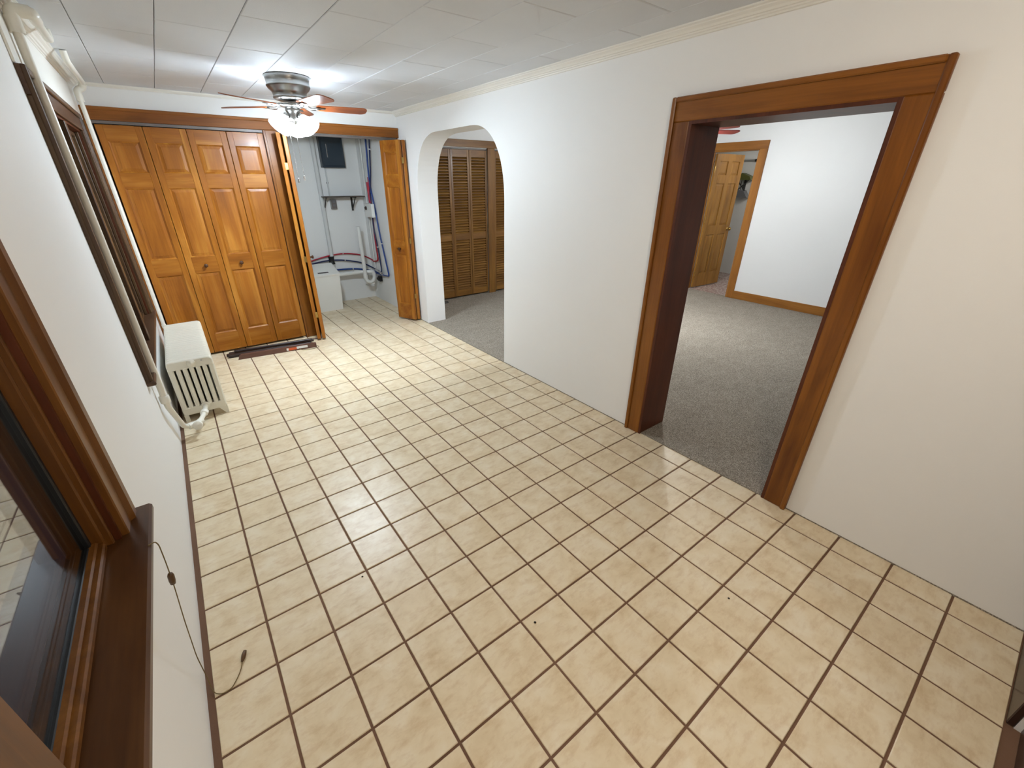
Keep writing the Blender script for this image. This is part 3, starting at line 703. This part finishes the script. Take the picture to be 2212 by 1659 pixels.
pex('water_pipe', [(XW, 5.03, ZC-.03), (XW, 5.03, 2.15), (XW, 5.09, 1.62), (XW, 5.00, 1.30), (XW, 4.93, .95), (XW, 4.77, .425), (XW, 5.05, .40), (XW, 5.40, .40)], 'blue', 'long bright blue pipe running down to the corner bend', [((XW, 4.905, .86), (0, 0, 1))], r=.011)
pex('water_pipe', [(XW-.012, 4.86, ZC-.03), (XW-.012, 4.87, 2.15), (XW-.012, 4.97, 1.75), (XW-.012, 5.08, 1.50), (XW-.012, 5.11, 1.05), (XW-.012, 5.03, .75), (XW-.012, 5.00, .46), (XW-.012, 5.10, .43)], 'bluedark', 'darker blue pipe passing behind the white box', [((XW-.012, 4.90, 2.02), (0, 0, 1)), ((XW-.012, 5.045, .80), (0, 0, 1))])
rp = pex('water_pipe', [(XW-.008, 5.09, 1.70), (XW-.008, 5.10, 1.30), (XW-.008, 5.12, .95), (XW-.008, 5.10, .60), (XW-.008, 5.30, .565)], 'red', 'red pipe with a thick sleeve running down behind the white box', [], r=.011)
MB().tube([(XW-.016, 5.105, 1.64), (XW-.016, 5.10, 1.38)], .021, 12).build('sleeve', 'red', rp)
t = thing('control_box', (XW-.03, 5.07, 1.19), 'small white box with a brown knob on the closet side wall', 'control box')
B('housing', 'pvc', t, XW-.075, XW-.030, 4.935, 5.195, 1.20, 1.375, .006)
MB().lathe([(0, -.022), (.018, -.02), (.024, -.008), (.024, .001)], (XW-.075, 5.125, 1.315), 14, (1, 0, 0)).build('knob', 'slatdark', t)
t = thing('corner_conduit', (XR-.02, 5.30, .46), 'straight grey conduit next to the closet corner', 'conduit')
MB().tube([(XR-.022, 5.285, .47), (XR-.022, 5.255, ZC-.02)], .014, 10).build('tube', 'conduit', t)
t = thing('shutoff_valve', (XR-.03, 5.02, .42), 'silver shut-off valve where the blue pipes meet', 'valve')
MB().tube([(XR-.04, 5.22, .46), (XR-.04, 4.96, .42)], .013, 10).build('body', 'chrome', t); MB().lathe([(0, -.01), (.02, -.008), (.02, .008), (0, .01)], (XR-.055, 5.0, .44), 10, (1, 0, .3)).build('handle', 'chrome', t)
t = thing('pipe_bracket', (XR-.03, 5.15, .33), 'small black bracket behind the drain trap', 'bracket')
B('plate', 'black', t, XR-.05, XR-.006, 5.08, 5.17, .30, .375, .004); B('tab', 'black', t, XR-.07, XR-.05, 5.10, 5.15, .32, .355, .003)
# laundry hamper
t = thing('laundry_hamper', (1.83, 5.2, 0), 'white plastic hamper with a slotted lid in the closet', 'hamper')
def taper(x0, x1, y0, y1, z0, z1, e):
    v = [(x0+e, y0+e, z0), (x1-e, y0+e, z0), (x1-e, y1-e, z0), (x0+e, y1-e, z0), (x0, y0, z1), (x1, y0, z1), (x1, y1, z1), (x0, y1, z1)]
    return v, [(0, 1, 2, 3), (4, 5, 6, 7)] + [(i, (i+1) % 4, 4+(i+1) % 4, 4+i) for i in range(4)]
MB().add(*taper(1.60, 2.03, 5.005, 5.33, 0.0, .49, .02)).build('bin', 'plastic', t)
mb = MB(); v = [(1.592, 4.993, .485), (2.038, 4.993, .485), (2.038, 5.342, .485), (1.592, 5.342, .485), (1.592, 4.993, .503), (2.038, 4.993, .503), (2.038, 5.342, .60), (1.592, 5.342, .60),
                (1.612, 5.010, .512), (2.018, 5.010, .512), (2.018, 5.325, .605), (1.612, 5.325, .605)]
mb.add(v, [(0, 1, 2, 3), (0, 1, 5, 4), (1, 2, 6, 5), (2, 3, 7, 6), (3, 0, 4, 7), (4, 5, 9, 8), (5, 6, 10, 9), (6, 7, 11, 10), (7, 4, 8, 11), (8, 9, 10, 11)]); lid = mb.build('lid', 'plastic', t)
mb = MB(); mb.add([(1.76, 5.040, .5225), (1.90, 5.040, .5225), (1.90, 5.068, .531), (1.76, 5.068, .531), (1.76, 5.040, .5195), (1.90, 5.040, .5195), (1.90, 5.068, .527), (1.76, 5.068, .527)],
                  [(0, 1, 2, 3), (4, 5, 6, 7), (0, 1, 5, 4), (1, 2, 6, 5), (2, 3, 7, 6), (3, 0, 4, 7)]); mb.build('handle_slot', 'slatdark', lid)

# ------------------------------------------------------------------ ceiling fan
def bell(mb, c, ax, k=1.0, n=20):
    mb.lathe([(.020*k, 0), (.026*k, .004), (.034*k, .018), (.044*k, .038), (.053*k, .062), (.062*k, .084), (.073*k, .100), (.075*k, .103), (.071*k, .101), (.060*k, .084), (.050*k, .062), (.041*k, .038), (.030*k, .018), (.018*k, .008)], c, n, ax)
def fan(name, cx, cy, zc, base_deg, R, zb, label, blade_mat, shade_mat, nshade, shade0, drop=0.0, k=1.0):
    t = thing(name, (cx, cy, zc), label, 'ceiling fan', 'ceiling fans'); c = (cx, cy, 0)
    z = zc
    MB().lathe([(0, z), (.155, z), (.157, z-.006), (.150, z-.030), (.147, z-.055), (.151, z-.060), (.151, z-.068), (.147, z-.072), (.142, z-.082), (.124, z-.098), (.118, z-.112), (.116, z-.128), (.119, z-.132), (.119, z-.140), (.112, z-.146), (.100, z-.152), (.060, z-.158), (.0, z-.160)], c, 40).build('motor_housing', 'nickel', t)
    MB().lathe([(.0, zb+.012), (.085, zb+.012), (.088, zb+.004), (.080, zb-.006), (.050, zb-.012), (0, zb-.012)], c, 32).build('flywheel', 'nickel', t)
    MB().lathe([(.0, zb-.010), (.052, zb-.010), (.052, zb-.030), (.046, zb-.040), (.042, zb-.070), (.048, zb-.078), (.046, zb-.088), (.030, zb-.100), (.018, zb-.108), (.010, zb-.118), (0, zb-.120)], c, 28).build('light_fitter', 'nickel', t)
    for i in range(5):
        a = math.radians(base_deg+72*i); xf = Matrix.Translation((cx, cy, zb)) @ Matrix.Rotation(a, 4, 'Z')
        mb = MB(xf)
        mb.tube(bend([(.05, 0, .004), (.11, 0, .004), (.14, .0, -.010), (.17, 0, -.004)], .03), .008, 8)
        for s_ in (-1, 1): mb.tube([(.125, 0, -.004), (.140, s_*.022, -.010), (.165, s_*.040, -.008), (.190, s_*.034, -.005), (.200, s_*.016, -.004), (.185, s_*.006, -.004)], .0065, 8)
        mb.cbox(.165, .235, -.030, .030, -.007, -.002, .002)
        ir = mb.build('blade_iron', 'nickel', t)
        bx = xf @ Matrix.Rotation(math.radians(-11), 4, 'X'); bl = MB(bx); pts = []
        w0, w1 = .052*k, .064*k
        for s_ in (-1, 1):
            e = []
            for q in range(7):
                th = math.pi/2*q/6; e.append((R-.045+.045*math.sin(th), s_*(w1-.045+.045*math.cos(th))))
            side = [(.170, s_*w0*.72), (.185, s_*w0)] + e
            pts = pts + (side if s_ < 0 else side[::-1])
        bl.prism(pts, 'xy', -.002, .004); bl.build('blade', blade_mat, t)
    for i in range(nshade):
        a = math.radians(shade0+360/nshade*i); dr = Vector((math.cos(a), math.sin(a), 0)); ax = (dr*.66 + Vector((0, 0, -.75))).normalized()
        p0 = Vector((cx, cy, zb-.052)) + dr*.036; p1 = p0 + dr*.020 + Vector((0, 0, -.012))
        mb = MB(); mb.tube([p0, p1], .011, 10); mb.lathe([(.0, -.012), (.020, -.010), (.024, .0), (.024, .018), (.021, .020)], p1, 16, ax); mb.build('lamp_holder', 'nickel', t)
        s_ = MB(); bell(s_, p1 + ax*.008, ax, 1.04); sh = s_.build('lamp_shade', shade_mat, t)
        b_ = MB(); b_.lathe([(.010, .0), (.014, .020), (.024, .040), (.027, .055), (.022, .070), (.0, .080)], p1+ax*.012, 14, ax); b_.build('bulb', shade_mat.replace('shade', 'bulb'), sh)
    for dx, dy, zz in ((-.060, -.035, 1.672), (-.018, -.050, 1.690)):
        q = MB(); q.tube([(cx+dx*.6, cy+dy*.6, zb-.08), (cx+dx, cy+dy, zb-.11), (cx+dx, cy+dy, zz)], .0016, 6); ch = q.build('pull_chain', 'chrome', t)
        q = MB(); q.lathe([(0, .0), (.006, -.002), (.0075, -.010), (.0065, -.028), (.008, -.032), (0, -.036)], (cx+dx, cy+dy, zz), 10); q.build('pull_knob', 'chrome', ch)
    return t
fan('ceiling_fan', 1.302, 2.905, ZC, 281, .555, 2.158, 'nickel ceiling fan with brown blades and lit glass shades, before the closet doors', 'blade', 'shade', 3, 190)
fan('ceiling_fan', 5.05, 1.95, ZC2, -27.5, .615, 2.135, 'fan in the next room showing one reddish blade in the doorway', 'blade2', 'shade2', 3, 100)
# added fill lamp, unseen behind the camera, to brighten the near end
t = thing('added_fill_lamp', (1.30, -1.10, ZC), 'added round ceiling lamp brightening the near end of the room', 'lamp')
MB().lathe([(0, ZC), (.15, ZC), (.152, ZC-.012), (.145, ZC-.022), (0, ZC-.022)], (1.30, -1.10, 0), 28).build('pan', 'trimwhite', t)
MB().lathe([(.140, ZC-.020), (.132, ZC-.050), (.105, ZC-.078), (.06, ZC-.094), (0, ZC-.099)], (1.30, -1.10, 0), 28).build('glass_dome', 'dome', t)

# ------------------------------------------------------------------ radiator and heating pipes
RX0, RX1, RY0, RZ = .033, .315, 2.55, .482
t = thing('radiator', (.17, 3.05, 0), 'white column radiator under the far window', 'radiator')
NS, PITCH_R = 22, .0505
def rad_section():
    mb = MB(); T = .0498
    pw = (RX1-RX0)/7
    # rounded top and bottom headers
    def hdr(z0, z1, rt, rb):
        pts = []
        for cx_, cz_, r_, a0 in ((RX1-rt, z1-rt, rt, 0), (RX0+rt, z1-rt, rt, 90), (RX0+rb, z0+rb, rb, 180), (RX1-rb, z0+rb, rb, 270)):
            for q in range(4):
                a = math.radians(a0+30*q); pts.append((cx_+r_*math.cos(a), cz_+r_*math.sin(a)))
        n = len(pts); e = .006
        cxm, czm = (RX0+RX1)/2, (z0+z1)/2
        ins = [(cxm+(u-cxm)*(1-2*e/(RX1-RX0)), czm+(v-czm)*(1-2*e/(z1-z0))) for u, v in pts]
        vs_ = [(u, 0, v) for u, v in ins] + [(u, e, v) for u, v in pts] + [(u, T-e, v) for u, v in pts] + [(u, T, v) for u, v in ins]
        fs = [tuple(range(n)), tuple(range(3*n, 4*n))] + [(a*n+i, a*n+(i+1) % n, (a+1)*n+(i+1) % n, (a+1)*n+i) for a in range(3) for i in range(n)]
        mb.add(vs_, fs)
    hdr(.415, RZ, .028, .006); hdr(.052, .112, .006, .020)
    for i in range(7):
        a = RX0+i*pw + (.006 if i else 0); b = RX0+(i+1)*pw - (.006 if i < 6 else 0); c = .008
        mb.prism([(a, c), (a+c, 0.002), (b-c, 0.002), (b, c), (b, T-c), (b-c, T-.002), (a+c, T-.002), (a, T-c)], 'xy', .10, .43)
    return mb
sec = rad_section().build('section', 'radiator', None)
sm = sec.data
for i in range(NS):
    o = sec if i == 0 else sec.copy()
    if i: col.objects.link(o)
    o.parent = t; o.location = (-.17, RY0+i*PITCH_R-3.05, 0)
for y in (RY0+.002, RY0+(NS-1)*PITCH_R+.002):
    for x0, x1 in ((RX0, RX0+.028), (RX1-.028, RX1)):
        MB().prism([(x0, 0), (x1, 0), (x1, .06), (x0, .06)] if x0 == RX0 else [(x0+.008, 0), (x1, 0), (x1, .075), (x0-.03, .060)], 'xz', y, y+.042).build('foot', 'radiator', t)
for z, r_ in ((.452, .030), (.100, .030)):
    MB().lathe([(0, -.013), (.012, -.013), (.014, -.007), (.022, -.006), (.026, -.003), (r_, .004)], (.182, RY0, z), 20, (0, 1, 0)).build('end_boss', 'radiator', t)
MB().lathe([(0, -.012), (.005, -.012), (.005, .002)], (.247, RY0, .462), 10, (0, 1, 0)).build('air_vent', 'chrome', t)
# riser with valve
RYp, RXp = 1.95, .022
t = thing('heating_riser', (RXp, RYp, .3), 'thick white heating riser with a floor valve beside the far window', 'pipe')
MB().tube([(RXp, RYp, .44), (RXp, RYp, 2.235)], .0175, 14).build('pipe', 'pipewhite', t)
MB().tube([(RXp, RYp, 2.21), (RXp, RYp, 2.265)], .027, 14).build('elbow', 'pipewhite', t)
MB().tube(bend([(RXp, RYp, 2.25), (RXp+.005, RYp, 2.290), (.085, RYp+.02, 2.292)], .025), .025, 14).build('elbow', 'pipewhite', t)
MB().tube(bend([(.070, RYp+.02, 2.292), (.088, RYp+.03, 2.292), (.084, 2.10, 2.292)], .02), .023, 14).build('elbow', 'pipewhite', t)
MB().tube([(.086, 2.04, 2.292), (.080, 2.42, 2.292), (.079, 2.47, 2.300), (.078, 2.49, ZC)], .018, 12).build('ceiling_run', 'pipewhite', t)
MB().lathe([(.019, .435), (.026, .437), (.027, .447), (.026, .480), (.019, .484)], (RXp, RYp, 0), 16).build('coupling', 'pipewhite', t)
MB().tube(bend([(RXp, RYp, .45), (RXp, RYp+.01, .40), (.034, 2.255, .115), (.060, 2.29, .085), (.10, 2.30, .085)], .05), .0165, 12).build('lower_pipe', 'pipewhite', t)
MB().tube([(.058, 2.285, .088), (.088, 2.298, .085)], .024, 12).build('elbow', 'pipewhite', t)
vl = MB().tube([(.090, 2.30, .085), (.112, 2.31, .085), (.136, 2.34, .085)], .022, 12, True).build('valve', 'pipewhite', t)
MB().lathe([(0, -.072), (.012, -.074), (.014, -.070), (.027, -.072), (.031, -.066), (.031, -.054), (.027, -.048), (.012, -.044), (.012, .0)], (.118, 2.305, .082), 20, (.12, 1, -.25)).build('handwheel', 'pipewhite', vl)
MB().tube(bend([(.128, 2.33, .085), (.160, 2.44, .088), (.182, 2.55, .100)], .04), .016, 12).build('union', 'pipewhite', t); MB().lathe([(.016, -.02), (.026, -.018), (.026, .018), (.016, .02)], (.163, 2.455, .089), 8, (.3, 1, .05)).build('nut', 'pipewhite', t)
t = thing('heating_return', (.042, 3.74, .45), 'thin white heating pipe beside the bifold doors', 'pipe')
MB().tube([(.040, 3.735, .44), (.040, 3.735, 2.20)], .0145, 12).build('pipe', 'pipewhite', t)
MB().tube(bend([(.040, 3.735, 2.175), (.040, 3.735, 2.245), (.075, 3.745, 2.262), (.088, 3.72, 2.290)], .03), .022, 12).build('elbow', 'pipewhite', t)
MB().tube([(.088, 3.76, 2.292), (.088, 3.00, 2.292), (.088, 2.965, 2.300), (.088, 2.95, ZC)], .017, 12).build('ceiling_run', 'pipewhite', t)
MB().tube(bend([(.040, 3.735, .47), (.040, 3.735, .435), (.150, 3.69, .435)], .02), .018, 12).build('lower_elbow', 'pipewhite', t)

# ------------------------------------------------------------------ brown blind parts on the floor
def plank(name, mat, p0, p1, w, h, z, label, group=None, skew=0.0):
    p0 = Vector((p0[0], p0[1], z)); p1 = Vector((p1[0], p1[1], z)); d = p1-p0; a = math.atan2(d.y, d.x); l = d.length
    t = thing(name, p0, label, 'blind', group); return t, Matrix.Translation(p0) @ Matrix.Rotation(a, 4, 'Z'), l
t, xf, l = plank('blind_valance', 'slat', (.525, 3.735), (1.275, 3.645), .03, .07, 0, 'brown blind valance with a white and orange sticker on the floor')
mb = MB(xf); mb.prism([(0, 0), (l, 0), (l, .046), (.02, .046)], 'xz', 0, .012); mb.box(.03, l, .012, .040, .040, .046); mb.build('board', 'slat', t)
MB(xf).cbox(.475, .555, -.002, 0, .012, .038, .0005).build('sticker', 'orange', t); MB(xf).cbox(.555, .665, -.002, 0, .016, .042, .0005).build('sticker', 'paper', t); MB(xf).cbox(.455, .475, -.002, 0, .012, .038, .0005).build('sticker', 'paper', t)
MB(xf).tube(bend([(.58, -.004, .02), (.60, -.030, .004), (.72, -.040, .003), (.78, -.018, .003), (.76, -.004, .02)], .03), .0025, 6).build('cord', 'cord', t)
G = 'dark blind rails lying by the closet doors'
def rail(p0, p1, w, h, z, label, mat='slatdark'):
    t, xf, l = plank('blind_rail', mat, p0, p1, w, h, z, label, G); MB(xf).cbox(0, l, 0, w, 0, h, .003).build('rail', mat, t)
    MB(xf).cbox(-.004, .0, .002, w-.002, .001, h-.001, .0015).build('end_cap', mat, t)
    return t
rail((.455, 3.835), (1.24, 3.745), .036, .030, 0, 'dark blind rail touching the back of the brown valance')
rail((.445, 3.885), (1.255, 3.800), .038, .026, 0, 'middle dark blind rail on the floor by the closet')
rail((.470, 3.935), (1.300, 3.860), .034, .024, 0, 'dark blind rail nearest the closet doors')
rail((.52, 3.880), (1.27, 3.790), .030, .022, .034, 'topmost dark blind rail resting on the others')
t, xf, l = plank('tilt_wand', 'slat', (.75, 3.995), (1.40, 3.905), .01, .01, .010, 'thin brown tilt wand pointing at the folded door'); MB(xf).tube([(0, 0, 0), (l, 0, 0)], .006, 8).build('wand', 'slat', t); MB(xf).tube([(l-.03, 0, 0), (l, 0, 0)], .008, 8).build('tip', 'slatdark', t)

# ------------------------------------------------------------------ pull cord at the near window
t = thing('drawstring', (.06, .18, .74), 'tan blind cord with two wooden tassels hanging to the floor', 'cord')
pts = [(.050, .150, .766), (.0625, .165, .760), (.064, .180, .735), (.058, .195, .66), (.050, .20, .56), (.032, .215, .40), (.012, .24, .20), (.006, .26, .06), (.004, .258, .006), (.012, .225, .004), (.035, .205, .004), (.062, .206, .004), (.085, .235, .004), (.100, .262, .004), (.108, .290, .005)]
MB().tube(bend(pts, .03), .0016, 6).build('string', 'cord', t)
MB().lathe([(0, -.022), (.007, -.021), (.0085, -.008), (.0085, .012), (.006, .020), (0, .021)], (.0525, .1985, .590), 12, (.1, -.06, 1)).build('tassel', 'tassel', t)
MB().lathe([(0, 0), (.004, .001), (.0075, .014), (.0085, .026), (.006, .042), (0, .045)], (.108, .288, .0088), 12, (.35, .93, 0)).build('tassel', 'tassel', t)
# crumbs
for x, y, r_, lab in ((.610, .395, .005, 'single black crumb on a tile near the floor highlight'), (1.105, -.255, .006, 'brown crumb on a tile in the middle foreground'), (1.86, -.68, .005, 'dark crumb on a tile in the right foreground')):
    t = thing('crumb', (x, y, .0003), lab, 'crumb', 'crumbs on the tiles')
    MB().lathe([(0, 0), (r_, .0012), (r_*.7, .003), (0, .004)], (x, y, .0003), 6, (.15, .1, 1)).build('grain', 'crumb', t)

# small cable end on the carpet beside the arch
t = thing('loose_cable', (3.36, 4.42, .008), 'short black cable end on the carpet by the louvred doors', 'cable')
MB().tube(bend([(3.20, 4.47, .011), (3.30, 4.40, .011), (3.385, 4.395, .011), (3.40, 4.45, .011), (3.33, 4.47, .013)], .05), .005, 6).build('lead', 'black', t)
MB().tube([(3.33, 4.47, .013), (3.31, 4.473, .013)], .008, 8).build('plug', 'black', t)
